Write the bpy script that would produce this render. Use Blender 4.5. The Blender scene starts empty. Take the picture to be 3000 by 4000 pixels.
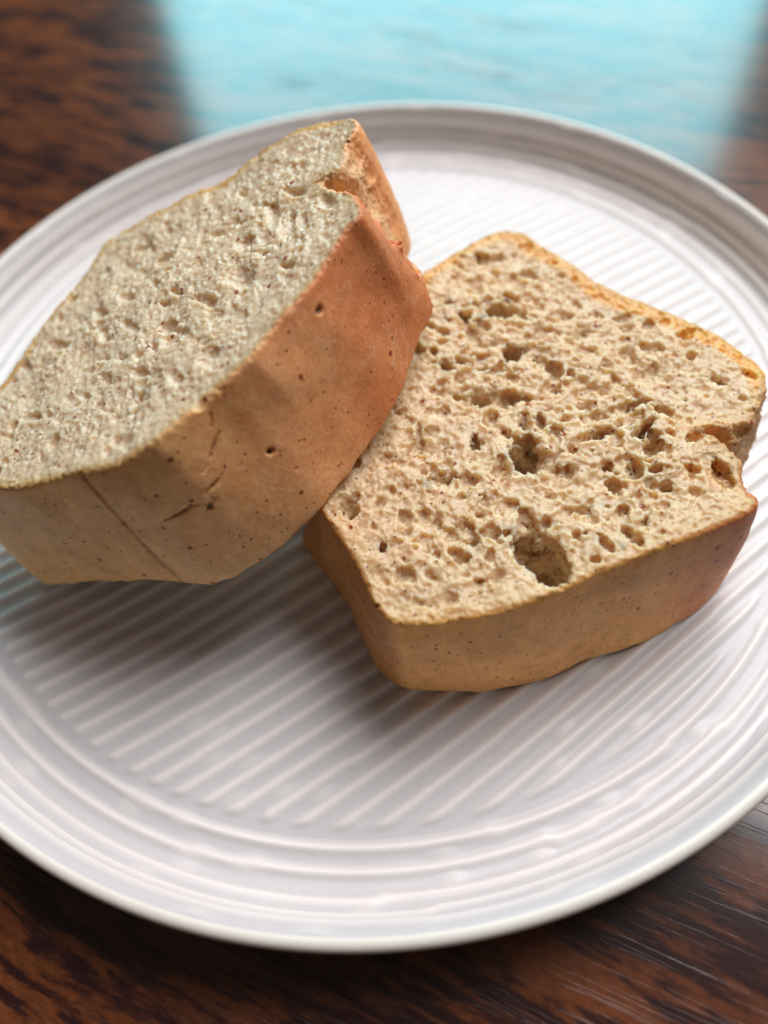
import bpy, math
import numpy as np
import openvdb
from mathutils import Matrix, Vector

# Lengths in the shape data are centimetres; CM turns them into metres.
CM = 0.01
VOX = 0.024
S = bpy.context.scene
COL = S.collection
rad = math.radians

# ---------------------------------------------------------------- camera
cd = bpy.data.cameras.new('camera')
cam = bpy.data.objects.new('camera', cd)
COL.objects.link(cam)
cam.matrix_world = Matrix(((0.99000, 0.14105, 0.0, 0.000647),
                           (-0.11884, 0.83412, -0.53863, -0.105850),
                           (-0.07597, 0.53324, 0.84254, 0.130805),
                           (0, 0, 0, 1)))
cd.sensor_fit = 'VERTICAL'
cd.sensor_height = 24.0
cd.lens = 24.0 * 3006 / 4000
cd.clip_start = 0.005
cd.clip_end = 20.0
cd.dof.use_dof = True
cd.dof.focus_distance = 0.122
cd.dof.aperture_fstop = cd.lens / 4.0       # 4 mm wide pupil
S.camera = cam

# ---------------------------------------------------------------- light
world = bpy.data.worlds.new('World')
S.world = world
world.use_nodes = True
bg = world.node_tree.nodes['Background']
bg.inputs[0].default_value = (0.62, 0.49, 0.42, 1)
bg.inputs[1].default_value = 0.095


def area_light(name, loc, target, sx, sy, power, color):
    ld = bpy.data.lights.new(name, 'AREA')
    ld.shape = 'RECTANGLE'
    ld.size, ld.size_y = sx, sy
    ld.energy = power
    ld.color = color
    o = bpy.data.objects.new(name, ld)
    COL.objects.link(o)
    o.location = loc
    o.rotation_euler = (Vector(target) - Vector(loc)).to_track_quat('-Z', 'Y').to_euler()
    return o


# the teal daylight window that mirrors in the varnished table top
area_light('window_light', (0.32, 1.50, 0.76), (0.32, 0.0, 0.76), 1.18, 0.68, 13.0, (0.38, 0.87, 0.97))
# the high, broad daylight that throws the shadows towards the viewer's left
def sun_dir(az, el):
    return Vector((math.sin(rad(az)) * math.cos(rad(el)), math.cos(rad(az)) * math.cos(rad(el)), math.sin(rad(el))))
area_light('skylight', sun_dir(42, 54) * 1.5, (0, 0, 0), 1.1, 0.9, 30.0, (1.0, 0.955, 0.955))

S.view_settings.view_transform = 'Standard'
S.view_settings.look = 'None'
S.view_settings.exposure = 0.0
S.view_settings.gamma = 1.0
S.render.engine = 'CYCLES'
S.cycles.max_bounces = 8
S.cycles.use_denoising = True


# ---------------------------------------------------------------- node helpers
class NT:
    def __init__(self, name):
        self.m = bpy.data.materials.new(name)
        self.m.use_nodes = True
        self.t = self.m.node_tree
        self.b = self.t.nodes['Principled BSDF']

    def n(self, typ, ins=None, **props):
        nd = self.t.nodes.new(typ)
        for k, v in props.items():
            setattr(nd, k, v)
        for k, v in (ins or {}).items():
            self.set(nd.inputs[k], v)
        return nd

    def set(self, sock, v):
        if isinstance(v, bpy.types.NodeSocket):
            self.t.links.new(v, sock)
        else:
            sock.default_value = v

    def math(self, op, a, b=0.0, clamp=False):
        nd = self.n('ShaderNodeMath', {0: a, 1: b}, operation=op)
        nd.use_clamp = clamp
        return nd.outputs[0]

    def ramp(self, v, lo, hi, a=0.0, b=1.0):
        nd = self.n('ShaderNodeMapRange', {0: v, 1: lo, 2: hi, 3: a, 4: b})
        nd.interpolation_type = 'SMOOTHSTEP'
        return nd.outputs[0]

    def mix(self, f, a, b, blend='MIX'):
        nd = self.n('ShaderNodeMix', data_type='RGBA', blend_type=blend)
        self.set(nd.inputs[0], f)
        self.set(nd.inputs[6], a)
        self.set(nd.inputs[7], b)
        return nd.outputs[2]

    def noise(self, vec, scale, detail=3.0, rough=0.5, dist=0.0):
        return self.n('ShaderNodeTexNoise', {'Vector': vec, 'Scale': scale, 'Detail': detail,
                                              'Roughness': rough, 'Distortion': dist}).outputs[0]

    def out(self, **k):
        for key, v in k.items():
            self.set(self.b.inputs[key.replace('_', ' ')], v)
        return self.m


def rgba(r, g, b):
    return (r, g, b, 1.0)


# ---------------------------------------------------------------- materials
def table_material():
    t = NT('varnished_wood')
    co = t.n('ShaderNodeTexCoord').outputs['Object']
    # turn the grain to run from back left to front right
    rot = t.n('ShaderNodeMapping', {'Vector': co, 'Rotation': (0, 0, rad(31))}).outputs[0]
    wav = t.noise(t.n('ShaderNodeMapping', {'Vector': rot, 'Scale': (14, 14, 14)}).outputs[0], 1.0, 2.0)
    sep = t.n('ShaderNodeSeparateXYZ', {0: rot})
    y2 = t.math('ADD', sep.outputs[1], t.math('MULTIPLY', t.math('SUBTRACT', wav, 0.5), 0.012))
    g = t.n('ShaderNodeCombineXYZ', {0: sep.outputs[0], 1: y2, 2: 0.0}).outputs[0]

    def st(sx, sy):
        return t.n('ShaderNodeMapping', {'Vector': g, 'Scale': (sx, sy, 1)}).outputs[0]
    big = t.noise(st(16, 95), 1.0, 5.0, 0.62, 0.6)
    mid = t.noise(st(70, 330), 1.0, 4.0, 0.6, 0.3)
    mot = t.noise(st(600, 1100), 1.0, 3.0, 0.6)
    d = t.ramp(t.math('ADD', t.math('MULTIPLY', big, 0.52), t.math('MULTIPLY', mid, 0.48)), 0.46, 0.54)
    wood = t.mix(mot, rgba(0.060, 0.015, 0.006), rgba(0.27, 0.080, 0.022))
    dark = t.mix(mot, rgba(0.008, 0.003, 0.004), rgba(0.045, 0.014, 0.012))
    wide = t.ramp(t.noise(st(7, 26), 1.0, 2.0), 0.35, 0.62)
    d = t.math('MULTIPLY', d, t.math('ADD', 0.55, t.math('MULTIPLY', wide, 0.45)))
    col = t.mix(d, dark, wood)
    fine = t.noise(st(120, 2600), 1.0, 2.0)
    bump = t.n('ShaderNodeBump', {'Height': fine, 'Distance': 0.00001, 'Strength': 1.0}).outputs[0]
    rg = t.math('ADD', 0.26, t.math('MULTIPLY', mot, 0.12))
    return t.out(Base_Color=col, Roughness=rg, Normal=bump, IOR=1.25,
                 Coat_Weight=1.0, Coat_Roughness=0.14, Coat_IOR=1.62)


def ceramic_material():
    t = NT('white_glazed_ceramic')
    co = t.n('ShaderNodeTexCoord').outputs['Object']
    a = t.noise(co, 160, 3.0)
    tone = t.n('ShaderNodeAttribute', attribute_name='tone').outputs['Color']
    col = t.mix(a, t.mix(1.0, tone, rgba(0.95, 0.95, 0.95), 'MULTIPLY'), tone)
    sp = t.n('ShaderNodeTexVoronoi', {'Vector': co, 'Scale': 260.0})
    on = t.math('GREATER_THAN', t.n('ShaderNodeSeparateColor', {0: sp.outputs['Color']}).outputs[0], 0.93)
    dot = t.math('MULTIPLY', t.ramp(sp.outputs['Distance'], 0.16, 0.07), on)
    col = t.mix(t.math('MULTIPLY', dot, 0.18), col, rgba(0.5, 0.46, 0.42))
    h = t.math('ADD', t.noise(co, 900, 2.0), t.noise(co, 120, 2.0))
    bump = t.n('ShaderNodeBump', {'Height': h, 'Distance': 0.00006, 'Strength': 0.6}).outputs[0]
    return t.out(Base_Color=col, Roughness=0.36, Normal=bump, IOR=1.45,
                 Subsurface_Weight=0.12, Subsurface_Radius=(0.004, 0.0035, 0.003), Subsurface_Scale=0.4)


def bread_material(name, crust):
    t = NT(name)
    co = t.n('ShaderNodeTexCoord').outputs['Object']
    tone = t.n('ShaderNodeAttribute', attribute_name='tone').outputs['Color']
    n1 = t.noise(co, 1100, 4.0, 0.7)
    n2 = t.noise(co, 260, 3.0, 0.6)
    mot = t.math('ADD', t.math('MULTIPLY', n1, 0.55), t.math('MULTIPLY', n2, 0.45))
    col = t.mix(t.ramp(mot, 0.36, 0.64), t.mix(1.0, tone, rgba(0.90, 0.82, 0.74), 'MULTIPLY'),
                t.mix(1.0, tone, rgba(1.08, 1.12, 1.14), 'MULTIPLY'))
    # bran specks, each a small flake
    warp = t.n('ShaderNodeMix', data_type='VECTOR')
    nv = t.n('ShaderNodeTexNoise', {'Vector': co, 'Scale': 700.0, 'Detail': 2.0}).outputs['Color']
    warp = t.n('ShaderNodeVectorMath', {0: nv, 1: (0.0009, 0.0009, 0.0009)}, operation='MULTIPLY').outputs[0]
    cw = t.n('ShaderNodeVectorMath', {0: co, 1: warp}, operation='ADD').outputs[0]
    for scale, thr, r0, c, amt in ((620.0, 0.30, 0.14, rgba(0.16, 0.035, 0.015), 0.8),
                                   (270.0, 0.40, 0.12 if crust else 0.11, rgba(0.28, 0.035, 0.012), 0.9),
                                   (1100.0, 0.45, 0.15, rgba(0.22, 0.10, 0.04), 0.5)):
        v = t.n('ShaderNodeTexVoronoi', {'Vector': cw, 'Scale': scale})
        on = t.math('GREATER_THAN', t.n('ShaderNodeSeparateColor', {0: v.outputs['Color']}).outputs[0], thr)
        s = t.math('MULTIPLY', t.ramp(v.outputs['Distance'], r0 * 1.25, r0 * 0.75), on)
        col = t.mix(t.math('MULTIPLY', s, amt), col, c)
    if crust:
        # pale dried veins, and pale dots painted as sparkles on the baked skin
        v = t.n('ShaderNodeTexVoronoi', {'Vector': t.n('ShaderNodeVectorMath', {0: co, 1: t.n('ShaderNodeVectorMath', {0: t.n('ShaderNodeTexNoise', {'Vector': co, 'Scale': 160.0, 'Detail': 3.0}).outputs['Color'], 1: (0.008, 0.008, 0.008)}, operation='MULTIPLY').outputs[0]}, operation='ADD').outputs[0], 'Scale': 190.0},
                feature='DISTANCE_TO_EDGE').outputs['Distance']
        vein = t.math('MULTIPLY', t.ramp(v, 0.05, 0.0), t.ramp(t.noise(co, 110, 2.0), 0.42, 0.60))
        col = t.mix(t.math('MULTIPLY', vein, 0.25), col, rgba(0.80, 0.56, 0.36))
        v = t.n('ShaderNodeTexVoronoi', {'Vector': cw, 'Scale': 900.0})
        on = t.math('GREATER_THAN', t.n('ShaderNodeSeparateColor', {0: v.outputs['Color']}).outputs[1], 0.35)
        s = t.math('MULTIPLY', t.ramp(v.outputs['Distance'], 0.2, 0.1), on)
        col = t.mix(t.math('MULTIPLY', s, 0.5), col, rgba(0.85, 0.64, 0.44))
        h = t.math('ADD', t.math('MULTIPLY', n1, 0.6), t.math('MULTIPLY', t.noise(co, 2600, 2.0), 0.5))
        bump = t.n('ShaderNodeBump', {'Height': h, 'Distance': 0.00010, 'Strength': 0.8}).outputs[0]
        rg = t.math('ADD', 0.34, t.math('MULTIPLY', n1, 0.36))
        return t.out(Specular_IOR_Level=0.32, Base_Color=col, Roughness=rg, Normal=bump, Subsurface_Weight=0.35,
                     Subsurface_Radius=(0.0030, 0.0012, 0.0005), Subsurface_Scale=1.0)
    h = t.math('ADD', n1, t.noise(co, 2600, 2.0))
    bump = t.n('ShaderNodeBump', {'Height': h, 'Distance': 0.00006, 'Strength': 0.9}).outputs[0]
    rg = t.math('ADD', 0.16, t.math('MULTIPLY', n1, 0.36))
    return t.out(Specular_IOR_Level=0.4, Base_Color=col, Roughness=rg, Normal=bump, Subsurface_Weight=0.9,
                 Subsurface_Radius=(0.0036, 0.0027, 0.0019), Subsurface_Scale=1.0)


M_TABLE = table_material()
M_CER = ceramic_material()
M_CRUMB = bread_material('bread_crumb', False)
M_CRUST = bread_material('baked_crust', True)


# ---------------------------------------------------------------- mesh helpers
def mesh_from(name, V, F, normals=None, colors=None):
    me = bpy.data.meshes.new(name)
    k = F.shape[1]
    me.vertices.add(len(V))
    me.vertices.foreach_set('co', (V * CM).astype(np.float32).ravel())
    me.loops.add(F.size)
    me.loops.foreach_set('vertex_index', F.astype(np.int32).ravel())
    me.polygons.add(len(F))
    me.polygons.foreach_set('loop_start', np.arange(0, F.size, k, dtype=np.int32))
    me.update(calc_edges=True)
    me.validate()
    me.polygons.foreach_set('use_smooth', np.ones(len(me.polygons), bool))
    if colors is not None:
        at = me.color_attributes.new('tone', 'FLOAT_COLOR', 'POINT')
        c4 = np.ones((len(V), 4), np.float32)
        c4[:, :3] = colors
        at.data.foreach_set('color', c4.ravel())
    if normals is not None:
        me.normals_split_custom_set_from_vertices(normals.tolist())
    return me


def vertex_normals(V, F):
    a, b = V[F[:, 2]] - V[F[:, 0]], V[F[:, 3]] - V[F[:, 1]]
    fn = np.cross(a, b)
    N = np.zeros_like(V)
    for i in range(4):
        for c in range(3):
            N[:, c] += np.bincount(F[:, i], fn[:, c], len(V))
    N /= np.linalg.norm(N, axis=1)[:, None] + 1e-12
    return N


def part(name, V, F, sel, mat, parent, N=None, tone=None):
    """One part: the faces in sel of a shared surface, keeping its smooth normals."""
    f = F[sel]
    used, inv = np.unique(f, return_inverse=True)
    f = inv.reshape(f.shape)
    me = mesh_from(name, V[used], f, None if N is None else N[used], None if tone is None else tone[used])
    o = bpy.data.objects.new(name, me)
    me.materials.append(mat)
    COL.objects.link(o)
    o.parent = parent
    return o


def thing(name, label, cat, group=None):
    o = bpy.data.objects.new(name, None)
    o.empty_display_size = 0.02
    o['label'], o['category'] = label, cat
    if group:
        o['group'] = group
    COL.objects.link(o)
    return o


# ---------------------------------------------------------------- table top
def build_table():
    x0, x1, y0, y1, h, r = -70., 70., -38., 52., 3.0, 0.4
    prof = [(0, -h)] + [(0, -r)] + [(r - r * math.cos(a), -r + r * math.sin(a)) for a in (rad(30), rad(60), rad(90))]
    V, F = [], []
    for ins, z in prof:
        V += [(x0 + ins, y0 + ins, z), (x1 - ins, y0 + ins, z), (x1 - ins, y1 - ins, z), (x0 + ins, y1 - ins, z)]
    n = len(prof)
    for k in range(n - 1):
        for i in range(4):
            j = (i + 1) % 4
            F.append((4 * k + i, 4 * k + j, 4 * k + 4 + j, 4 * k + 4 + i))
    F.append((4 * n - 4, 4 * n - 3, 4 * n - 2, 4 * n - 1))
    F.append((3, 2, 1, 0))
    me = mesh_from('table', np.array(V), np.array(F))
    me.polygons.foreach_set('use_smooth', np.zeros(len(me.polygons), bool))
    me.materials.append(M_TABLE)
    o = bpy.data.objects.new('table', me)
    COL.objects.link(o)
    o['label'] = 'dark brown wood grain table top under the white plate, glossy, mirroring a teal window'
    o['category'] = 'table'
    # pressed relief lines of the laminate, running with the grain
    r = np.random.default_rng(5)
    ga = rad(-30)
    V, F = [], []
    cs = np.array([(-1.0, -0.25), (-0.55, 0.55), (0.0, 0.9), (0.55, 0.55), (1.0, -0.25)])
    for c in range(490):
        cx, cy = (r.uniform(-14, 15), r.uniform(-14, -5)) if c < 260 else (r.uniform(-26, 30), r.uniform(4, 34))
        for _ in range(r.integers(3, 11)):
            L = r.uniform(0.4, 2.6)
            a0, b0 = r.normal(0, 1.3), r.normal(0, 0.33)
            n = max(5, int(L / 0.16))
            u = np.linspace(0, L, n)
            ph = r.uniform(0, 6.28, 3)
            v = b0 + 0.010 * np.sin(u * 3 + ph[0]) + 0.004 * np.sin(u * 13 + ph[1]) + r.normal(0, 0.0035, n)
            w = r.uniform(0.007, 0.012) * np.sin(np.clip(np.linspace(0.05, 0.95, n) * math.pi, 0, 3.1)) ** 0.4 * r.uniform(0.55, 1.2, n)
            k = len(V)
            for q in range(n):
                for a, h in cs:
                    x, y = a0 + u[q], v[q] + a * w[q]
                    V.append((cx + x * math.cos(ga) - y * math.sin(ga), cy + x * math.sin(ga) + y * math.cos(ga), h * w[q] * 0.95))
            for q in range(n - 1):
                for e in range(4):
                    F.append((k + 5 * q + e, k + 5 * q + 5 + e, k + 5 * q + 6 + e, k + 5 * q + 1 + e))
    rm = mesh_from('grain_relief', np.array(V), np.array(F))
    rm.materials.append(M_TABLE)
    ro = bpy.data.objects.new('grain_relief', rm)
    ro['kind'] = 'stuff'
    COL.objects.link(ro)
    ro.parent = o


build_table()


# ---------------------------------------------------------------- plate
def smooth01(x):
    x = np.clip(x, 0, 1)
    return x * x * (3 - 2 * x)


RNG = np.random.default_rng(7)
JOGS = {}


def jog(idx, s, key, span, n, amp, step=0.12):
    """Sideways steps of ridge idx along its length s: hand-pressed breaks at random places."""
    out = np.zeros_like(s)
    node = np.zeros_like(s)
    for i in np.unique(idx):
        k = (key, int(i))
        if k not in JOGS:
            c = np.sort(RNG.uniform(span[0], span[1], n))
            lv = RNG.uniform(-amp, amp, n + 1)
            JOGS[k] = (c, lv)
        c, lv = JOGS[k]
        m = idx == i
        v = np.full(m.sum(), lv[0])
        for j in range(len(c)):
            v += (lv[j + 1] - lv[j]) * smooth01((s[m] - c[j]) / step)
        out[m] = v
        node[m] = np.exp(-((s[m][:, None] - c[None] - step / 2) / step) ** 2).sum(1)
    return out, np.clip(node, 0, 1)


def bridges(idx, s, key, span, n, w):
    """Places where the groove idx is interrupted, so that grooves read as staggered dashes."""
    out = np.zeros_like(s)
    for i in np.unique(idx):
        k = (key, int(i))
        if k not in JOGS:
            step = (span[1] - span[0]) / n
            JOGS[k] = span[0] + (np.arange(n) + RNG.uniform(0.15, 0.85, n)) * step
        m = idx == i
        out[m] = np.exp(-np.abs((s[m][:, None] - JOGS[k][None]) / w) ** 2.5).max(1)
    return out


FLOOR_Z, R_FLOOR = 0.50, 8.42
RIB_A, RIB_P, RIB_H = rad(28), 0.362, 0.066


def rib_height(x, y, r):
    sa, ca = math.sin(RIB_A), math.cos(RIB_A)
    v = -x * sa + y * ca + 0.0015 * x * x * y * 0.9
    s = x * ca + y * sa
    u = v / RIB_P + 0.25
    idx = np.round(u)
    off, node = jog(idx, s, 'rib', (-8.5, 8.5), 4, 0.07, 0.2)
    d = (u - idx) - off
    h = np.exp(-np.abs(d / (0.205 + 0.02 * node)) ** 1.8) * RIB_H
    br = bridges(np.floor(u), s, 'ribgap', (-8.5, 8.5), 3, 0.22)
    e = smooth01((8.34 - r) / 0.14)
    return np.maximum(h, br * RIB_H * 0.22) * e, br * e


RINGS = [8.58, 8.95, 9.28, 9.50, 9.64]


def wall_z(r):
    pr = np.array([8.42, 9.00, 9.15, 9.30, 9.42, 9.52, 9.60, 9.67, 9.74, 9.80])
    pz = np.array([0.50, 0.51, 0.54, 0.62, 0.73, 0.88, 1.05, 1.25, 1.39, 1.44])
    return np.interp(r, pr, pz)


def build_plate():
    plate = thing('plate', 'round off white ceramic plate with ribbed base and ringed raised rim', 'plate')
    NA = 1240
    th = np.linspace(0, 2 * np.pi, NA, endpoint=False)
    rf = np.concatenate([[0.02], np.linspace(0.25, 2.0, 26), np.linspace(2.05, R_FLOOR, 170)])
    rw = np.concatenate([np.linspace(R_FLOOR, 9.2, 40)[1:], 9.2 + 0.6 * np.linspace(0, 1, 61)[1:] ** 0.75])
    # smoothed wall profile
    rr = np.linspace(8.2, 10, 400)
    zz = np.where(rr < 8.42, 0.5, wall_z(np.minimum(rr, 9.80)))
    kern = np.hanning(23); kern /= kern.sum()
    zz = np.convolve(np.pad(zz, 11, 'edge'), kern, 'valid')
    R, Tt = np.meshgrid(np.concatenate([rf, rw]), th, indexing='ij')
    X, Y = R * np.cos(Tt), R * np.sin(Tt)
    Z = np.where(R < 8.2, 0.5, np.interp(R, rr, zz))
    flat = R <= R_FLOOR
    hh = np.zeros_like(R)
    gap = np.zeros_like(R)
    sa, ca = math.sin(RIB_A), math.cos(RIB_A)
    hh[flat], gap[flat] = rib_height(X[flat], Y[flat], R[flat])
    for k, rk in enumerate(RINGS):
        wd = 0.085 if k < 2 else (0.062 if k == 2 else 0.040)
        m = np.abs(R - rk) < wd * 3
        off, node = jog(np.full(m.sum(), k), Tt[m] * 9.0, 'ring', (0.5, 56.0), 19, 0.035, 0.25)
        off *= min(1.0, wd / 0.06)
        hh[m] += (0.055 if k < 2 else 0.045) * np.exp(-((R[m] - rk - off) / (wd * (0.85 + 0.35 * node))) ** 2)
    for k in range(len(RINGS)):
        r0 = RINGS[k]
        r1 = RINGS[k + 1] if k + 1 < len(RINGS) else 9.78
        m = (R > r0) & (R < r1)
        br = bridges(np.full(m.sum(), k), Tt[m] * 9.0, 'ringgap', (0.0, 56.5), 17, 0.22)
        hh[m] = np.maximum(hh[m], br * 0.016)
        gap[m] = br
    hh0 = hh.ravel().copy()
    # ridges stand up from the surface; on the wall they lean inwards
    slope = smooth01((R - 9.05) / 0.5) * 1.15
    X -= hh * np.sin(slope) * np.cos(Tt)
    Y -= hh * np.sin(slope) * np.sin(Tt)
    Z += hh * np.cos(slope)
    rows = [np.stack([X, Y, Z], -1)]
    # lip, outer wall and foot
    prof = [(9.83, 1.458), (9.87, 1.464), (9.91, 1.458), (9.95, 1.440), (9.98, 1.405), (9.995, 1.36), (9.99, 1.30),
            (9.975, 1.26), (9.93, 1.16), (9.85, 1.02), (9.72, 0.86), (9.50, 0.66), (9.20, 0.46), (8.80, 0.29),
            (8.30, 0.19), (7.80, 0.16), (7.72, 0.04), (7.66, 0.01), (7.50, 0.01), (7.44, 0.04), (7.38, 0.20),
            (6.5, 0.24), (4.0, 0.24), (0.02, 0.24)]
    for r, z in prof:
        rows.append(np.stack([r * np.cos(th), r * np.sin(th), np.full(NA, z)], -1)[None])
    G = np.concatenate(rows, 0)
    # hand-made: the lip wavers a little
    rr2 = np.hypot(G[..., 0], G[..., 1])
    wob = 0.018 * np.sin(2 * th + .6) + 0.010 * np.sin(5 * th + 2)
    G[..., 2] += wob[None] * smooth01((rr2 - 8.6) / 1.0) * (G[..., 2] > 0.4)
    nr = G.shape[0]
    V = G.reshape(-1, 3)
    i = np.arange(nr - 1)[:, None] * NA
    j = np.arange(NA)[None]
    j2 = (j + 1) % NA
    F = np.stack([i + j, i + NA + j, i + NA + j2, i + j2], -1).reshape(-1, 4)
    row = np.repeat(np.arange(nr - 1), NA)
    cap = np.array([[0, NA // 4, NA // 2, 3 * NA // 4]])
    # groove shade painted into the glaze colour: white ridges, greyer between
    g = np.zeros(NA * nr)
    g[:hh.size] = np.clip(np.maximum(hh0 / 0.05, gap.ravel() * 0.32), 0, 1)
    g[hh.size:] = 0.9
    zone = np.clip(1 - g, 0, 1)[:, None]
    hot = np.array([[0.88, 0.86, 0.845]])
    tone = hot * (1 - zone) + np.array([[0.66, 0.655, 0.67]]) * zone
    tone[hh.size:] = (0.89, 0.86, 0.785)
    N = vertex_normals(V, F)
    a, b, c = len(rf) - 1, len(rf) + len(rw) - 1, len(rf) + len(rw) + 9
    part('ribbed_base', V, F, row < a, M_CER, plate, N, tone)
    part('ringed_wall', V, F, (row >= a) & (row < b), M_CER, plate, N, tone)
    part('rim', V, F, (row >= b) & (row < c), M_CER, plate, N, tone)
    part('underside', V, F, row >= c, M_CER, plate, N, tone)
    return plate


build_plate()


# ---------------------------------------------------------------- bread
def fft_noise(shape, corr, seed, aniso=(1, 1, 1)):
    """Unit-variance band-limited noise; corr is the feature size in voxels."""
    r = np.random.default_rng(seed)
    n = r.standard_normal(shape, dtype=np.float32)
    f = np.fft.rfftn(n)
    kx = np.fft.fftfreq(shape[0])[:, None, None] * aniso[0]
    ky = np.fft.fftfreq(shape[1])[None, :, None] * aniso[1]
    kz = np.fft.rfftfreq(shape[2])[None, None, :] * aniso[2]
    k = np.sqrt(kx * kx + ky * ky + kz * kz) * corr
    f *= np.exp(-(k * 2.2) ** 2)
    n = np.fft.irfftn(f, s=shape).astype(np.float32)
    n -= n.mean()
    n /= n.std()
    return n


def up2(a, shape):
    """Double a coarse grid by linear interpolation and crop it."""
    for ax in range(3):
        a = np.moveaxis(a, ax, 0)
        m = np.empty((a.shape[0] * 2 - 1,) + a.shape[1:], np.float32)
        m[::2] = a
        m[1::2] = (a[1:] + a[:-1]) * 0.5
        a = np.moveaxis(m, 0, ax)
    return a[:shape[0], :shape[1], :shape[2]]


def coarse(shape, corr, seed, aniso=(1, 1, 1)):
    cs = tuple(int(s // 2 + 2) for s in shape)
    return up2(fft_noise(cs, corr / 2, seed, aniso), shape)


def blur2(a, sg):
    n = int(sg * 3)
    k = np.exp(-0.5 * (np.arange(-n, n + 1) / sg) ** 2)
    k /= k.sum()
    for ax in (0, 1):
        a = np.apply_along_axis(lambda v: np.convolve(np.pad(v, n, 'edge'), k, 'valid'), ax, a)
    return a.astype(np.float32)


def smax(a, b, k):
    h = np.clip(0.5 + 0.5 * (a - b) / k, 0, 1)
    return b + (a - b) * h + k * h * (1 - h)


def sd_poly(P,X,Y):
    P=np.asarray(P,np.float64); d=np.full(X.shape,1e9); s=np.ones(X.shape)
    n=len(P)
    for i in range(n):
        a=P[i];b=P[i-1]; ex,ey=b-a; wx=X-a[0];wy=Y-a[1]
        t=np.clip((wx*ex+wy*ey)/(ex*ex+ey*ey+1e-12),0,1)
        d=np.minimum(d,(wx-ex*t)**2+(wy-ey*t)**2)
        c1=Y>=a[1];c2=Y<b[1];c3=ex*wy>ey*wx
        s=np.where((c1&c2&c3)|(~c1&~c2&~c3),-s,s)
    return s*np.sqrt(d)


AT=[(-.25,.85),(1.0,.1),(2.3,-.42),(3.69, -0.77), (4.42, -0.98), (5.06, -0.89), (5.43, -0.67), (5.8, -0.45), (6.17, -0.3), (6.62, -0.05), (7.06, 0.44), (7.52, 0.86), (7.91, 1.41), (8.2, 1.81), (8.46, 1.98), (8.45, 2.34), (8.33, 2.74), (8.19, 2.94), (8.0, 3.18), (7.84, 3.3), (7.71, 3.66), (7.89, 3.69), (8.07, 3.6), (8.22, 3.7), (8.28, 3.97), (8.36, 4.32), (8.51, 4.48), (8.56, 4.73), (8.44, 5.09), (7.93, 5.51), (7.45, 5.61), (6.86, 5.61), (5.94, 5.57), (5.18, 5.69), (4.05, 5.76), (2.92, 5.84), (2.71, 5.72), (2.48, 5.1), (2.09, 4.48), (1.6, 3.68), (0.91, 2.85),(.3,1.95),(-.15,1.25)]
AB=[(-0.0, 0.0), (0.88, -0.26), (1.7, -0.5), (2.49, -0.77), (3.53, -1.17), (4.03, -1.42), (4.48, -1.47), (5.01, -1.38), (5.44, -1.21), (5.87, -0.98), (6.3, -0.7), (6.74, -0.18), (7.1, 0.15), (7.46, 0.53), (7.75, 0.96), (8.04, 1.71), (8.32, 2.27), (8.56, 2.69), (8.55, 3.03), (8.38, 3.43),(8.2,3.7),(8.05,4.05),(8.25,4.5),(8.34,4.95),(8.1,5.25),(7.5,5.35),(6,5.3),(4.2,5.5),(3.0,5.55),(2.6,5.0),(1.8,3.7),(1.0,2.7),(.5,1.3)]
BT=[(-0.93, -3.85), (-0.74, -4.3), (-0.51, -4.83), (-0.35, -5.29), (-0.24, -5.72), (-0.09, -5.98), (0.17, -6.08), (0.62, -6.12), (1.09, -6.1), (1.63, -6.06), (2.33, -5.91), (3.07, -5.66), (3.8, -5.48), (4.55, -5.3), (5.08, -5.17), (5.47, -5.05), (5.7, -4.91), (5.72, -4.75), (5.59, -4.71), (5.59, -4.47), (5.64, -4.05), (5.56, -3.76), (5.41, -3.58), (4.98,-3.38),(5.43, -3.40), (5.63, -3.44), (5.86, -3.52), (6.07, -3.46), (6.2, -3.27), (6.4, -3.08), (6.57, -2.79), (6.73, -2.48), (6.72, -2.16), (6.46, -1.58), (5.99, -1.04), (5.34, -0.47), (4.68, 0.22), (4.13, 0.99), (3.84, 1.47), (3.57, 1.89), (3.27, 2.03), (2.94, 1.99), (2.62, 1.78), (1.91, 1.37), (1.32, 1.03),(.5,-.8)]
BB=[(-0.8, -4.35), (-0.58, -5.09), (-0.4, -5.69), (-0.19, -5.97), (-0.02, -6.12), (0.67, -6.27), (1.12, -6.36), (1.59, -6.36), (2.35, -6.3), (3.08, -6.06), (3.57, -6.01), (4.07, -5.91), (4.61, -5.73), (5.17, -5.5), (5.68, -5.15), (6.02, -4.68), (6.1,-4.2),(6.1,-3.8),(6.3,-3.45),(6.75,-3.1),(6.85,-2.7),(6.7,-2.1),(6.35,-1.5),(5.9,-1.0),(5.25,-.5),(4.55,.15),(4.0,.9),(3.65,1.4),(3.3,1.8),(2.9,1.8),(2.0,1.3),(1.4,.9),(.05,-.8),(-1.2,-2.3),(-1.62,-2.95),(-1.22,-3.62)]
TA,TB=2.6,2.5

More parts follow.
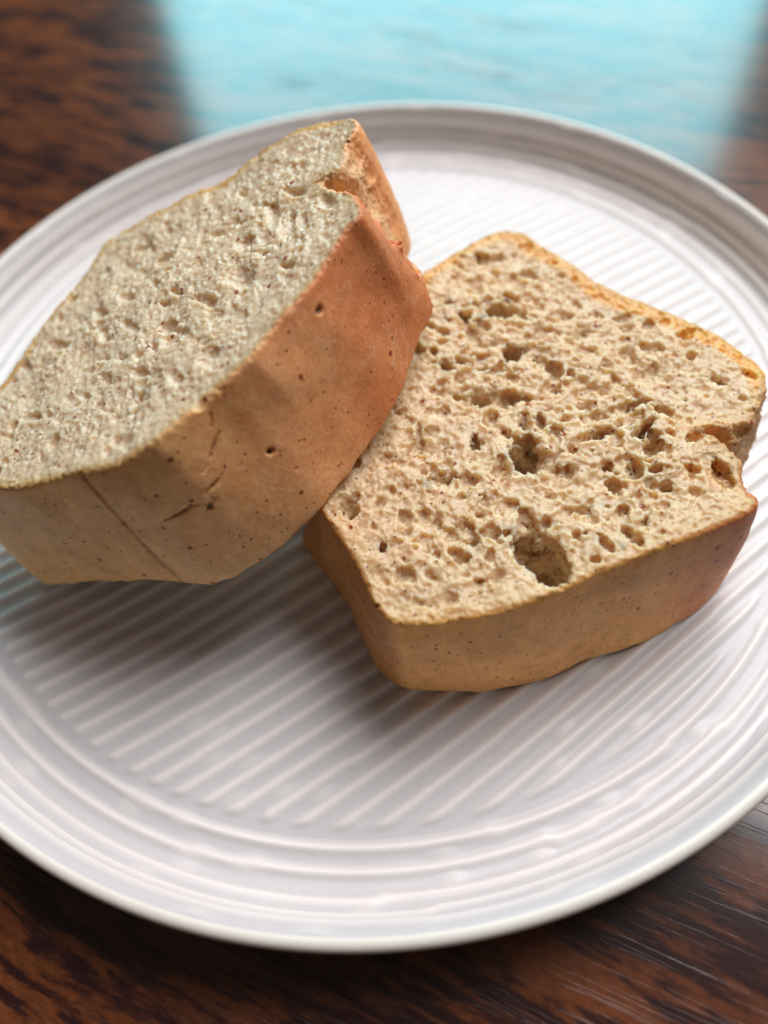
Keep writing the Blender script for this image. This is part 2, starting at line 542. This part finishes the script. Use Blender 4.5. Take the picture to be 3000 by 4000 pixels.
BP= [(2.732, -0.154, 0.301, -0.061, -0.04, -0.195, 1.2), (2.049, -0.138, 0.152, -0.031, -0.024, -0.137, 1.0), (2.732, -1.231, 0.21, -0.041, -0.042, -0.197, 1.5), (3.122, -1.382, 0.13, -0.025, -0.028, -0.124, 1.0), (1.783, -1.252, 0.146, -0.028, -0.019, -0.108, 1.0), (1.494, -1.344, 0.132, -0.025, -0.026, -0.16, 1.0), (2.419, -0.942, 0.12, -0.024, -0.018, -0.092, 1.0), (2.119, -0.844, 0.094, -0.019, -0.017, -0.093, 1.0), (3.792, -0.491, 0.107, -0.022, -0.024, -0.095, 1.0), (4.428, -0.539, 0.107, -0.022, -0.036, -0.133, 0.7), (4.773, -0.709, 0.132, -0.027, -0.027, -0.094, 0.7), (3.992, -1.023, 0.118, -0.023, -0.033, -0.128, 1.0), (4.651, -1.513, 0.128, -0.025, -0.029, -0.098, 1.0), (3.311, -1.676, 0.141, -0.027, -0.041, -0.173, 1.0), (3.614, -1.807, 0.077, -0.015, -0.028, -0.11, 1.5), (2.418, -2.216, 0.177, -0.033, -0.028, -0.132, 1.2), (2.729, -2.239, 0.126, -0.024, -0.022, -0.099, 1.2), (1.979, -2.168, 0.153, -0.029, -0.028, -0.149, 1.2), (1.679, -1.617, 0.104, -0.02, -0.024, -0.139, 1.0), (1.216, -1.815, 0.117, -0.022, -0.016, -0.103, 1.0), (1.582, -2.025, 0.103, -0.019, -0.014, -0.084, 1.0), (1.283, -2.313, 0.102, -0.019, -0.024, -0.148, 1.0), (2.061, -2.558, 0.1, -0.018, -0.028, -0.145, 1.0), (2.546, -2.714, 0.111, -0.02, -0.035, -0.159, 1.0), (2.856, -2.771, 0.086, -0.016, -0.04, -0.173, 1.0), (3.237, -2.841, 0.098, -0.018, -0.016, -0.063, 1.0), (3.036, -3.033, 0.122, -0.022, -0.022, -0.093, 0.7), (3.515, -2.352, 0.1, -0.019, -0.029, -0.115, 1.0), (3.647, -2.548, 0.124, -0.023, -0.03, -0.113, 0.7), (3.718, -2.863, 0.191, 0.008, -0.014, -0.111, 0.8), (3.682, -3.231, 0.255, 0.064, 0.001, -0.105, 0.9), (4.459, -2.699, 0.158, 0.04, -0.002, -0.126, 1.2), (4.363, -3.274, 0.192, 0.138, 0.033, -0.091, 1.5), (4.512, -3.602, 0.129, -0.023, -0.046, -0.147, 1.0), (3.926, -3.481, 0.095, -0.017, -0.025, -0.089, 1.0), (4.097, -2.883, 0.044, -0.008, -0.013, -0.044, 1.0), (3.207, -3.462, 0.072, -0.013, -0.019, -0.075, 1.4), (2.47, -3.409, 0.227, -0.04, -0.086, -0.392, 1.8), (1.746, -2.994, 0.111, -0.02, -0.032, -0.17, 1.2), (2.203, -2.882, 0.099, -0.018, -0.032, -0.156, 1.0), (3.047, -3.803, 0.059, -0.01, -0.025, -0.101, 1.3), (3.571, -3.911, 0.117, -0.02, -0.024, -0.086, 1.0), (4.025, -3.99, 0.139, -0.024, -0.05, -0.17, 0.8), (1.081, -3.641, 0.144, -0.025, -0.019, -0.117, 1.3), (2.029, -3.609, 0.132, -0.023, -0.036, -0.176, 0.7), (0.954, -3.42, 0.054, -0.009, -0.012, -0.075, 1.4), (0.844, -2.536, 0.051, -0.009, -0.023, -0.161, 1.3), (0.954, -3.012, 0.149, -0.027, -0.014, -0.093, 0.8), (4.71, -2.124, 0.175, -0.033, -0.05, -0.167, 0.5), (4.347, -2.284, 0.075, -0.014, -0.024, -0.082, 1.0), (3.888, -2.232, 0.088, -0.017, -0.022, -0.083, 1.0), (3.761, -2.014, 0.101, -0.019, -0.019, -0.074, 0.6), (3.171, -2.149, 0.126, -0.024, -0.028, -0.117, 0.7), (2.08, -1.494, 0.118, -0.023, -0.015, -0.077, 1.0), (1.349, -0.961, 0.067, -0.013, -0.016, -0.103, 1.0), (2.266, -5.2490000000000006, 0.311, -0.414, -0.249, -0.24, 1.5), (2.114, -5.194, 0.24, -0.039, -0.051, -0.228, 1.2), (-0.429, -3.996, 0.117, -0.02, -0.016, -0.168, 1.7), (-0.035, -4.745, 0.083, -0.014, -0.015, -0.129, 1.6), (0.332, -4.534, 0.105, -0.017, -0.012, -0.088, 1.0), (0.851, -4.368, 0.105, -0.018, -0.022, -0.138, 1.3), (1.629, -4.138, 0.118, -0.02, -0.034, -0.176, 1.0), (1.586, -4.364, 0.117, -0.02, -0.026, -0.138, 1.2), (2.199, -4.62, 0.123, -0.021, -0.051, -0.231, 1.0), (2.469, -4.74, 0.082, -0.014, -0.022, -0.096, 1.4), (1.033, -4.7, 0.091, -0.015, -0.02, -0.12, 1.0), (1.357, -4.901, 0.114, -0.019, -0.026, -0.141, 1.3), (1.512, -5.191, 0.081, -0.013, -0.018, -0.092, 1.3), (1.067, -5.119, 0.065, -0.011, -0.013, -0.074, 1.4), (1.215, -5.105, 0.065, -0.011, -0.012, -0.065, 1.4), (1.724, -4.961, 0.061, -0.01, -0.011, -0.056, 1.0), (3.075, -4.616, 0.098, -0.052, -0.034, -0.068, 1.2), (3.658, -4.664, 0.119, 0.005, -0.012, -0.088, 1.4), (3.496, -4.56, 0.122, -0.021, -0.019, -0.068, 0.8), (3.982, -4.719, 0.061, -0.01, -0.015, -0.048, 1.4), (3.381, -4.819, 0.048, -0.008, -0.012, -0.043, 1.6), (3.595, -5.101, 0.11, -0.115, -0.069, -0.081, 1.3), (3.713, -5.265, 0.082, -0.085, -0.057, -0.065, 0.9), (3.012, -5.482, 0.067, -0.011, -0.012, -0.045, 1.2), (2.701, -5.338, 0.048, -0.008, -0.017, -0.068, 1.0), (3.595, -3.891, 0.118, -0.021, -0.028, -0.103, 1.0), (3.662, -4.198, 0.124, -0.022, -0.031, -0.111, 1.0), (4.43, -4.384, 0.114, -0.02, -0.039, -0.123, 1.3), (4.881, -4.198, 0.057, -0.01, -0.051, -0.15, 1.4), (3.039, -3.821, 0.076, -0.013, -0.023, -0.094, 1.0), (0.237, -5.244, 0.101, -0.016, -0.012, -0.091, 1.0), (1.051, -3.664, 0.152, -0.026, -0.019, -0.116, 1.2), (1.368, -4.014, 0.106, -0.018, -0.014, -0.077, 1.0), (0.424, -3.691, 0.087, -0.015, -0.014, -0.105, 0.7), (2.695, -4.242, 0.092, -0.016, -0.017, -0.07, 1.0), (3.947, -4.483, 0.102, -0.018, -0.018, -0.059, 1.0), (0.82, -5.727, 0.118, -0.019, -0.014, -0.087, 0.6), (1.558, -5.48, 0.099, -0.016, -0.018, -0.089, 0.7), (0.521, -4.714, 0.091, -0.015, -0.01, -0.067, 1.0), (2.013, -4.282, 0.125, -0.021, -0.021, -0.1, 0.7), (2.862, -5.028, 0.06, -0.01, -0.018, -0.07, 1.0), (0.855, -3.926, 0.107, -0.018, -0.016, -0.103, 0.6), (0.09, -3.687, 0.087, -0.015, -0.008, -0.063, 0.8), (0.179, -4.047, 0.051, -0.009, -0.005, -0.041, 1.3), (0.595, -4.196, 0.059, -0.01, -0.009, -0.06, 0.8), (-0.119, -4.357, 0.059, -0.01, -0.007, -0.06, 0.7), (0.411, -5.752, 0.119, -0.019, -0.009, -0.061, 0.8), (1.12, -5.409, 0.072, -0.012, -0.008, -0.045, 0.7), (1.123, -5.617, 0.087, -0.014, -0.008, -0.044, 0.7), (2.857, -3.843, 0.127, -0.022, -0.028, -0.114, 0.6), (4.352, -3.723, 0.109, -0.019, -0.039, -0.126, 1.0), (2.287, -4.981, 0.242, -0.04, -0.032, -0.14, 0.8), (5.273, -4.266, 0.091, -0.36, -0.108, -0.063, 0.7), (5.569, -3.519, 0.17, -0.119, -0.057, -0.089, 1.6), (5.132, -3.573, 0.168, 0.041, -0.004, -0.088, 1.2), (5.939, -3.529, 0.14, -0.025, -0.04, -0.107, 1.3)]
AP= [(4.481, 0.39, 0.112, 0.079, 0.123, -0.175, 1.1), (3.323, 1.043, 0.165, -0.173, -0.026, -0.063, 1.1), (3.688, 0.628, 0.124, -0.068, 0.021, -0.097, 1.2), (3.94, 0.388, 0.103, -0.056, 0.014, -0.068, 0.9), (3.75, 1.159, 0.144, -0.084, 0.03, -0.143, 0.8), (5.306, 0.284, 0.092, 0.043, 0.068, -0.116, 1.0), (5.839, 0.502, 0.128, 0.09, 0.08, -0.133, 0.8), (4.517, 0.886, 0.166, -0.099, 0.016, -0.098, 0.7), (4.409, -0.498, 0.156, -0.079, 0.025, -0.133, 0.7), (3.41, -0.117, 0.212, -0.171, -0.011, -0.084, 0.8), (1.499, 2.827, 0.186, -0.112, 0.044, -0.144, 0.8), (3.502, 1.872, 0.228, -0.14, 0.019, -0.089, 0.9), (3.92, 1.596, 0.182, -0.112, 0.015, -0.077, 0.9), (3.852, 3.221, 0.197, -0.139, 0.027, -0.151, 0.8), (4.857, 2.348, 0.174, -0.121, 0.017, -0.126, 1.0), (5.057, 2.518, 0.138, -0.099, 0.014, -0.114, 1.0), (4.481, 3.149, 0.131, -0.095, 0.018, -0.124, 0.9), (4.056, 3.874, 0.12, -0.09, 0.018, -0.107, 0.8), (4.866, 1.82, 0.203, -0.135, 0.024, -0.171, 0.8), (5.254, 1.411, 0.129, -0.084, 0.015, -0.121, 0.8), (5.616, 1.939, 0.224, -0.204, -0.004, -0.095, 1.0), (6.317, 1.111, 0.172, -0.117, 0.007, -0.114, 0.8), (5.863, 1.495, 0.152, -0.104, 0.009, -0.101, 0.8), (6.217, 2.232, 0.14, 0.1, 0.094, -0.186, 0.8), (5.407, 3.103, 0.141, 0.064, 0.078, -0.161, 0.7), (6.134, 2.589, 0.101, 0.046, 0.068, -0.149, 0.8), (4.002, 2.393, 0.15, -0.1, 0.025, -0.139, 0.7), (3.216, 3.219, 0.166, -0.113, 0.038, -0.179, 0.7), (2.673, 3.363, 0.131, -0.088, 0.019, -0.079, 0.7), (2.204, 3.011, 0.266, -0.168, 0.041, -0.154, 0.5), (1.676, 0.982, 0.127, -0.065, 0.021, -0.064, 1.0), (2.18, 1.167, 0.245, -0.131, 0.025, -0.086, 0.6), (2.613, 0.97, 0.118, -0.064, 0.023, -0.083, 0.7), (2.962, 1.174, 0.154, -0.086, 0.026, -0.105, 0.8), (3.333, 2.667, 0.161, -0.105, 0.021, -0.097, 0.6), (4.588, 3.824, 0.148, 0.003, 0.064, -0.15, 0.8), (4.223, 4.399, 0.122, -0.096, 0.017, -0.112, 0.7), (4.573, 4.443, 0.158, -0.127, 0.015, -0.112, 0.8), (5.057, 1.315, 0.154, 0.013, 0.052, -0.113, 0.7), (4.679, 1.406, 0.102, -0.064, 0.019, -0.123, 0.7), (4.386, -0.066, 0.128, -0.068, 0.01, -0.053, 0.7), (3.621, 2.274, 0.192, -0.123, 0.019, -0.093, 0.7), (3.193, 1.75, 0.156, -0.093, 0.02, -0.089, 0.7), (7.161, 2.862, 0.093, -0.143, -0.094, -0.241, 1.1), (6.295, 2.995, 0.184, 0.008, 0.063, -0.185, 0.9), (6.296, 1.978, 0.174, 0.012, 0.069, -0.188, 0.9), (5.872, 3.708, 0.166, 0.004, 0.051, -0.144, 0.9), (7.149, 1.738, 0.123, -0.094, 0.002, -0.111, 1.0), (6.237, 4.583, 0.086, -0.078, 0.008, -0.152, 1.0), (6.725, 2.78, 0.073, 0.075, 0.072, -0.143, 0.7), (7.872, 2.921, 0.162, -0.144, -0.005, -0.22, 0.7), (6.884, 3.419, 0.123, -0.106, 0.008, -0.284, 0.6), (6.204, 1.195, 0.174, -0.118, 0.007, -0.096, 0.8), (5.62, 1.944, 0.191, -0.134, 0.01, -0.106, 1.0), (7.448, 2.752, 0.07, -0.06, -0.0, -0.175, 0.8), (6.558, 3.944, 0.162, -0.142, 0.004, -0.101, 0.6), (7.301, 3.719, 0.179, -0.163, 0.001, -0.097, 0.8)]
CRACKS= [[(5.741, -0.605, 2.06, 0.006), (5.673, -0.653, 2.029, 0.017), (5.567, -0.728, 1.966, 0.025), (5.482, -0.788, 1.913, 0.021), (5.417, -0.833, 1.875, 0.011), (5.328, -0.895, 1.827, 0.005), (5.26, -0.937, 1.808, 0.007)], [(5.433, -0.884, 1.593, 0.005), (5.345, -0.939, 1.568, 0.017), (5.262, -0.985, 1.562, 0.017), (5.178, -1.029, 1.555, 0.011), (5.114, -1.063, 1.532, 0.004)], [(4.848, -1.126, 1.505, 0.021), (4.711, -1.153, 1.478, 0.025), (4.582, -1.17, 1.484, 0.019), (4.427, -1.185, 1.501, 0.017), (4.266, -1.162, 1.478, 0.006)], [(5.195, -1.054, 1.381, 0.006), (5.077, -1.101, 1.373, 0.024), (5.045, -1.12, 1.319, 0.029), (4.962, -1.148, 1.285, 0.008), (4.869, -1.171, 1.249, 0.005)], [(4.848, -1.126, 1.505, 0.015), (4.886, -1.127, 1.469, 0.011), (4.97, -1.115, 1.448, 0.006)], [(5.801, -0.509, 2.337, 0.015), (5.75, -0.557, 2.255, 0.011), (5.675, -0.618, 2.182, 0.004)]]
PITS= [(5.77, -0.47, 2.56, 0.10), (5.66, -0.50, 2.6, 0.07), (6.105, -0.556, 1.348, 0.06), (7.491, 0.802, 2.223, 0.07), (6.217, -0.586, 0.864, 0.03)]
NICK= (5.769, -0.473, 2.584)


def bread_slice(name, label, top, bot, T, pores, cracks, pits, seed, rough, pore_scale, tone_fn, n_mid, n_small, bulge, aniso, torn_x, torn_y, foam, crease=None):
    P = np.array(top + bot)
    lo = P.min(0) - 0.25
    hi = P.max(0) + 0.25
    nx, ny = (np.ceil((hi - lo) / VOX)).astype(int)
    z0 = -0.18
    nz = int(math.ceil((T + 0.42) / VOX))
    gx = lo[0] + np.arange(nx) * VOX
    gy = lo[1] + np.arange(ny) * VOX
    gz = z0 + np.arange(nz) * VOX
    X, Y = np.meshgrid(gx, gy, indexing='ij')
    sT, sB = sd_poly(top, X, Y).astype(np.float32), sd_poly(bot, X, Y).astype(np.float32)
    sT, sB = blur2(sT, 0.06 / VOX) - 0.005, blur2(sB, 0.15 / VOX) - 0.02
    s = np.clip(gz / T, 0, 1).astype(np.float32)
    shape = (int(nx), int(ny), nz)
    nf = fft_noise(shape, 0.036 / VOX, seed)                # crumb grain
    nm = coarse(shape, 0.16 / VOX, seed + 1, aniso)         # crumb lumps
    nb = coarse(shape, 0.75 / VOX, seed + 2)                # waviness of the whole slice
    side = sB[:, :, None] * (1 - s) + sT[:, :, None] * s - bulge * np.clip(np.sin(np.pi * s), 0, 1) ** 0.8
    torn = smooth01((X - torn_x) / 0.6)[:, :, None] * smooth01((Y - torn_y[0]) / 0.3)[:, :, None] * smooth01((torn_y[1] - Y) / 0.3)[:, :, None]
    side = side + nb * 0.014 + nm * (0.0025 + 0.022 * torn) + nf * (0.0012 + 0.010 * torn)
    W = gz[None, None, :]
    near = np.exp(-np.clip(-side - 0.12, 0, None) / 0.22)   # 1 close to the crust
    amp = rough * (1 - 0.55 * near)
    fo = coarse(shape, foam[0] / VOX, seed + 5, aniso)         # thin walls between collapsed bubbles
    fp = fft_noise(shape, foam[0] * 0.5 / VOX, seed + 6)
    topd = (W - T) + 0.02 + nb * 0.028 + nm * amp * 0.5 + (np.abs(fo) ** 0.8 - 0.6 + 0.55 * np.abs(fp)) * foam[1] * (1 - 0.7 * near) + nf * foam[2]
    # the torn end of the loaf crown: rougher
    d = smax(side.astype(np.float32), topd.astype(np.float32), 0.08)
    d = smax(d, (-W + nm * 0.015 + np.zeros_like(d)).astype(np.float32), 0.10)
    del topd
    r = np.random.default_rng(seed + 9)

    def carve(cx, cy, cz, A, rm, irr):
        """A: 3x3 map into the unit ball, rm: smallest radius"""
        ext = np.abs(np.linalg.inv(A)).sum(1) * 1.25 + 0.05
        i0 = [max(0, int((c - e - o) / VOX)) for c, e, o in zip((cx, cy, cz), ext, (lo[0], lo[1], z0))]
        i1 = [min(n, int((c + e - o) / VOX) + 2) for c, e, o, n in zip((cx, cy, cz), ext, (lo[0], lo[1], z0), shape)]
        if any(a >= b for a, b in zip(i0, i1)):
            return
        sl = tuple(slice(a, b) for a, b in zip(i0, i1))
        x = gx[sl[0]][:, None, None] - cx
        y = gy[sl[1]][None, :, None] - cy
        z = gz[sl[2]][None, None, :] - cz
        q = np.sqrt((A[0, 0] * x + A[0, 1] * y + A[0, 2] * z) ** 2 + (A[1, 0] * x + A[1, 1] * y + A[1, 2] * z) ** 2 +
                    (A[2, 0] * x + A[2, 1] * y + A[2, 2] * z) ** 2)
        b = (q - 1) * rm + nm[sl] * irr + nf[sl] * irr * 0.45
        np.maximum(d[sl], -b, out=d[sl])

    for cx, cy, ux, uy, vx, vy, k in pores:
        U = np.array([[ux, vx], [uy, vy]])
        Ai = np.linalg.inv(U)
        ru, rv = math.hypot(ux, uy), math.hypot(vx, vy)
        rm = min(ru, rv)
        dz = 1.05 * math.sqrt(ru * rv) * k * pore_scale + 0.03
        A = np.zeros((3, 3)); A[:2, :2] = Ai; A[2, 2] = 1 / dz
        carve(cx, cy, T - 0.25 * dz, A * 0.9, rm, min(0.036, rm * 0.30))
    # unplotted small bubbles, crowding towards the middle of the slice
    fill = 0
    for n, r0, r1, dep in ((n_mid, 0.055, 0.11, 1.0), (n_small, 0.025, 0.055, 1.0)):
        cnt = 0
        tries = 0
        while cnt < n and tries < n * 8:
            tries += 1
            x, y = r.uniform(lo[0], hi[0]), r.uniform(lo[1], hi[1])
            i, j = int((x - lo[0]) / VOX), int((y - lo[1]) / VOX)
            e = -sT[min(i, nx - 1), min(j, ny - 1)]
            if e < (0.22 if r0 > 0.05 else 0.08) or (r0 > 0.05 and r.uniform() > e / 0.8):
                continue
            if any((x - p[0]) ** 2 + (y - p[1]) ** 2 < (0.8 * max(abs(p[2]) + abs(p[4]), abs(p[3]) + abs(p[5]))) ** 2 for p in pores):
                if r.uniform() < 0.8:
                    continue
            a, el = r.uniform(0, 6.28), r.uniform(1.0, 1.7)
            rr = r.uniform(r0, r1)
            c, sn = math.cos(a), math.sin(a)
            A = np.array([[c / (rr * el), sn / (rr * el), 0], [-sn / rr, c / rr, 0], [0, 0, 1 / (rr * r.uniform(0.8, 1.3) * dep)]])
            carve(x, y, T - r.uniform(0.0, 0.7) * rr, A, rr, rr * 0.28)
            cnt += 1
    for line in cracks:
        for (a, b) in zip(line[:-1], line[1:]):
            for q in np.linspace(0, 1, 7)[:-1]:
                p = [a[m] + (b[m] - a[m]) * q for m in range(4)]
                w = max(p[3] * 1.5, 0.018)
                # deep slit: narrow across, long into the loaf
                A = np.eye(3) / np.array([w, w, w])
                g, e = grad_side(side, p, lo, z0)
                p[0] -= g[0] * e
                p[1] -= g[1] * e
                for dd in (-0.01, 0.015):
                    carve(p[0] - g[0] * dd, p[1] - g[1] * dd, p[2], A, w, w * 0.25)
    for x, y, z, w in pits:
        g, e = grad_side(side, (x, y, z), lo, z0)
        carve(x - g[0] * e, y - g[1] * e, z, np.diag([0.8 / w, 0.8 / w, 1 / w]), w, w * 0.1)
    if crease:
        # pressed fold running down the side: a fine furrow
        (x0, y0), (x1, y1) = crease
        for q in np.linspace(0, 1, 130):
            px, py, pz = x1 + (x0 - x1) * q, y1 + (y0 - y1) * q, T * q
            g, e = grad_side(side, (px, py, pz), lo, z0)
            carve(px - g[0] * (e - 0.022), py - g[1] * (e - 0.022), pz, np.eye(3) / 0.04, 0.04, 0.0)
    g = openvdb.FloatGrid(background=1.0)
    d[0], d[-1], d[:, 0], d[:, -1], d[:, :, 0], d[:, :, -1] = 1, 1, 1, 1, 1, 1
    g.copyFromArray(np.ascontiguousarray(d))
    pts, _, quads = g.convertToPolygons(0.0, 0.0)
    V = pts.astype(np.float64) * VOX + np.array([lo[0], lo[1], z0])
    F = quads.astype(np.int64)
    N = vertex_normals(V, F)
    # outward?
    if (N[:, 2] * (V[:, 2] - T / 2)).mean() < 0:
        F = F[:, ::-1]
        N = -N
    ii = np.clip(((V - [lo[0], lo[1], z0]) / VOX).round().astype(int), 0, np.array(shape) - 1)
    dside = side[ii[:, 0], ii[:, 1], ii[:, 2]]
    pn = nm[ii[:, 0], ii[:, 1], ii[:, 2]]
    pb = nb[ii[:, 0], ii[:, 1], ii[:, 2]]
    tone = tone_fn(V, dside, pn, pb, N)
    fs = dside[F].mean(1)
    fz = V[F, 2].mean(1)
    crust = (fs > -0.05)
    # cut edge: keep the crumb face clean of stray crust flecks
    root = thing(name, label, 'bread slice', 'bread slices on the plate')
    o1 = part('crumb', V, F, ~crust, M_CRUMB, root, N, tone)
    o2 = part('crust', V, F, crust, M_CRUST, root, N, tone)
    print(name, len(F))
    return root


def grad_side(side, p, lo, z0):
    i, j, k = int((p[0] - lo[0]) / VOX), int((p[1] - lo[1]) / VOX), int((p[2] - z0) / VOX)
    gx_, gy_ = side[i + 2, j, k] - side[i - 2, j, k], side[i, j + 2, k] - side[i, j - 2, k]
    n = math.hypot(gx_, gy_) + 1e-9
    return (gx_ / n, gy_ / n), side[i, j, k]


def lerp(a, b, t):
    return np.asarray(a) * (1 - t[:, None]) + np.asarray(b) * t[:, None]


def tone_a(V, ds, pn, pb, N):
    c = np.tile([0.74, 0.595, 0.42], (len(V), 1))
    c = lerp(c, [0.60, 0.42, 0.20], smooth01((ds + 0.30) / 0.25) * 0.5)
    c = lerp(c, [0.82, 0.47, 0.14], smooth01((ds + 0.11 + 0.14 * smooth01((V[:, 1] - 1.0 - 0.45 * V[:, 0]) / 1.0) + 0.03 * pb) / 0.10) * (0.5 + 0.4 * smooth01((V[:, 1] - 1.0 - 0.45 * V[:, 0]) / 1.0)))
    skin = smooth01((ds + 0.075) / 0.045)
    base = lerp(np.tile([0.93, 0.56, 0.26], (len(V), 1)), [0.93, 0.46, 0.205], smooth01((V[:, 0] - 4.2) / 2.5 + pb * 0.12))
    base = lerp(base, [0.58, 0.18, 0.062], smooth01((V[:, 0] - 6.3) / 1.7 + pb * 0.18 - 0.1) * 0.8 * smooth01((3.3 - V[:, 1]) / 0.6))
    base = lerp(base, [0.78, 0.46, 0.19], smooth01((3.75 - V[:, 0]) / 0.25) * 0.7)
    base = lerp(base, [0.84, 0.48, 0.17], smooth01((V[:, 2] - 1.8 + pb * 0.1) / 0.7) * smooth01(1.25 - np.abs(V[:, 0] - 3.4) / 2.6) * 0.9)
    base = lerp(base, [0.64, 0.42, 0.22], smooth01((V[:, 0] - 7.0) / 0.4) * smooth01((V[:, 1] - 2.9) / 0.5) * smooth01((4.4 - V[:, 1]) / 0.4) * 0.8)
    base *= (1 + 0.05 * pb + 0.04 * pn)[:, None]
    c = lerp(c, base, skin)
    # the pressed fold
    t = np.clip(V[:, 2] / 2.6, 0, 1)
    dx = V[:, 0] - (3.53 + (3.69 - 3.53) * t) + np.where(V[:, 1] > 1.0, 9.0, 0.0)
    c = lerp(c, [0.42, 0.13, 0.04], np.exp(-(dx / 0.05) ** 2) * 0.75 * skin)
    return np.clip(c, 0, 1)


def tone_b(V, ds, pn, pb, N):
    c = np.tile([0.70, 0.52, 0.325], (len(V), 1))
    c = lerp(c, [0.72, 0.48, 0.22], smooth01((ds + 0.45) / 0.4) * 0.5)
    c = lerp(c, [0.80, 0.46, 0.16], smooth01((ds + 0.10) / 0.06) * 0.4)
    back = smooth01((V[:, 1] + 3.2) / 0.9)
    c = lerp(c, [0.82, 0.43, 0.10], smooth01((ds + 0.14 + 0.20 * back + 0.05 * pb) / 0.14) * (0.4 + 0.6 * back))
    rip = np.exp(-(np.hypot(V[:, 0] - 5.2, (V[:, 1] + 3.9) * 0.8) / 0.55) ** 2) * smooth01((2.5 - V[:, 2]) / 0.15)
    c = lerp(c, [0.74, 0.40, 0.12], rip * 0.8)
    skin = smooth01((ds + 0.075) / 0.045)
    base = np.tile([0.90, 0.46, 0.17], (len(V), 1))
    base = lerp(base, [0.86, 0.43, 0.12], smooth01((V[:, 2] - 1.7) / 0.6 + pb * .15) * 0.95)
    base = lerp(base, [0.56, 0.17, 0.055], smooth01((V[:, 0] - 3.6) / 2.0 + pb * 0.15) * smooth01((V[:, 1] + 2.8) / -1.2 + 0.3) * 0.9)
    base = lerp(base, [0.50, 0.20, 0.05], smooth01((0.10 - V[:, 0]) / 0.3) * 0.9)
    base = lerp(base, [0.74, 0.38, 0.09], smooth01((V[:, 1] + 2.2) / 1.0) * 0.7)
    base = lerp(base, [0.66, 0.42, 0.20], smooth01((V[:, 0] - 5.0) / 0.4) * smooth01((V[:, 1] + 4.5) / 0.4) * smooth01((-2.4 - V[:, 1]) / 0.4) * 0.8)
    base *= (1 + 0.05 * pb + 0.04 * pn)[:, None]
    c = lerp(c, base, skin)
    return np.clip(c, 0, 1)


slice_a = bread_slice('bread_slice', 'tilted bread slice propped on the other slice, smooth reddish brown crust facing the viewer',
                      AT, AB, TA, AP, CRACKS, PITS, 11, 0.022, 0.40, tone_a, 30, 250, 0.06, (1.0, 1.8, 1.0), 7.3, (2.5, 4.6), (0.085, 0.022, 0.009),
                      ((3.69, -0.77), (3.53, -1.17)))
ex = Vector((0.921946, 0.0, 0.387318))
ey = Vector((0.042591, 0.993936, -0.101380))
na = Vector((-0.384970, 0.109963, 0.916355))
slice_a.matrix_world = Matrix(((ex.x, ey.x, na.x, -0.0654708), (ex.y, ey.y, na.y, -0.0315732), (ex.z, ey.z, na.z, 0.0055), (0, 0, 0, 1)))

slice_b = bread_slice('bread_slice', 'bread slice lying flat on the plate, its pale cut face full of open holes',
                      BT, BB, TB, BP, [], [], 23, 0.034, 1.0, tone_b, 380, 700, 0.05, (1, 1, 1), 5.0, (-4.8, -2.6), (0.085, 0.023, 0.009))
slice_b.location = (0, 0, 0.0053)
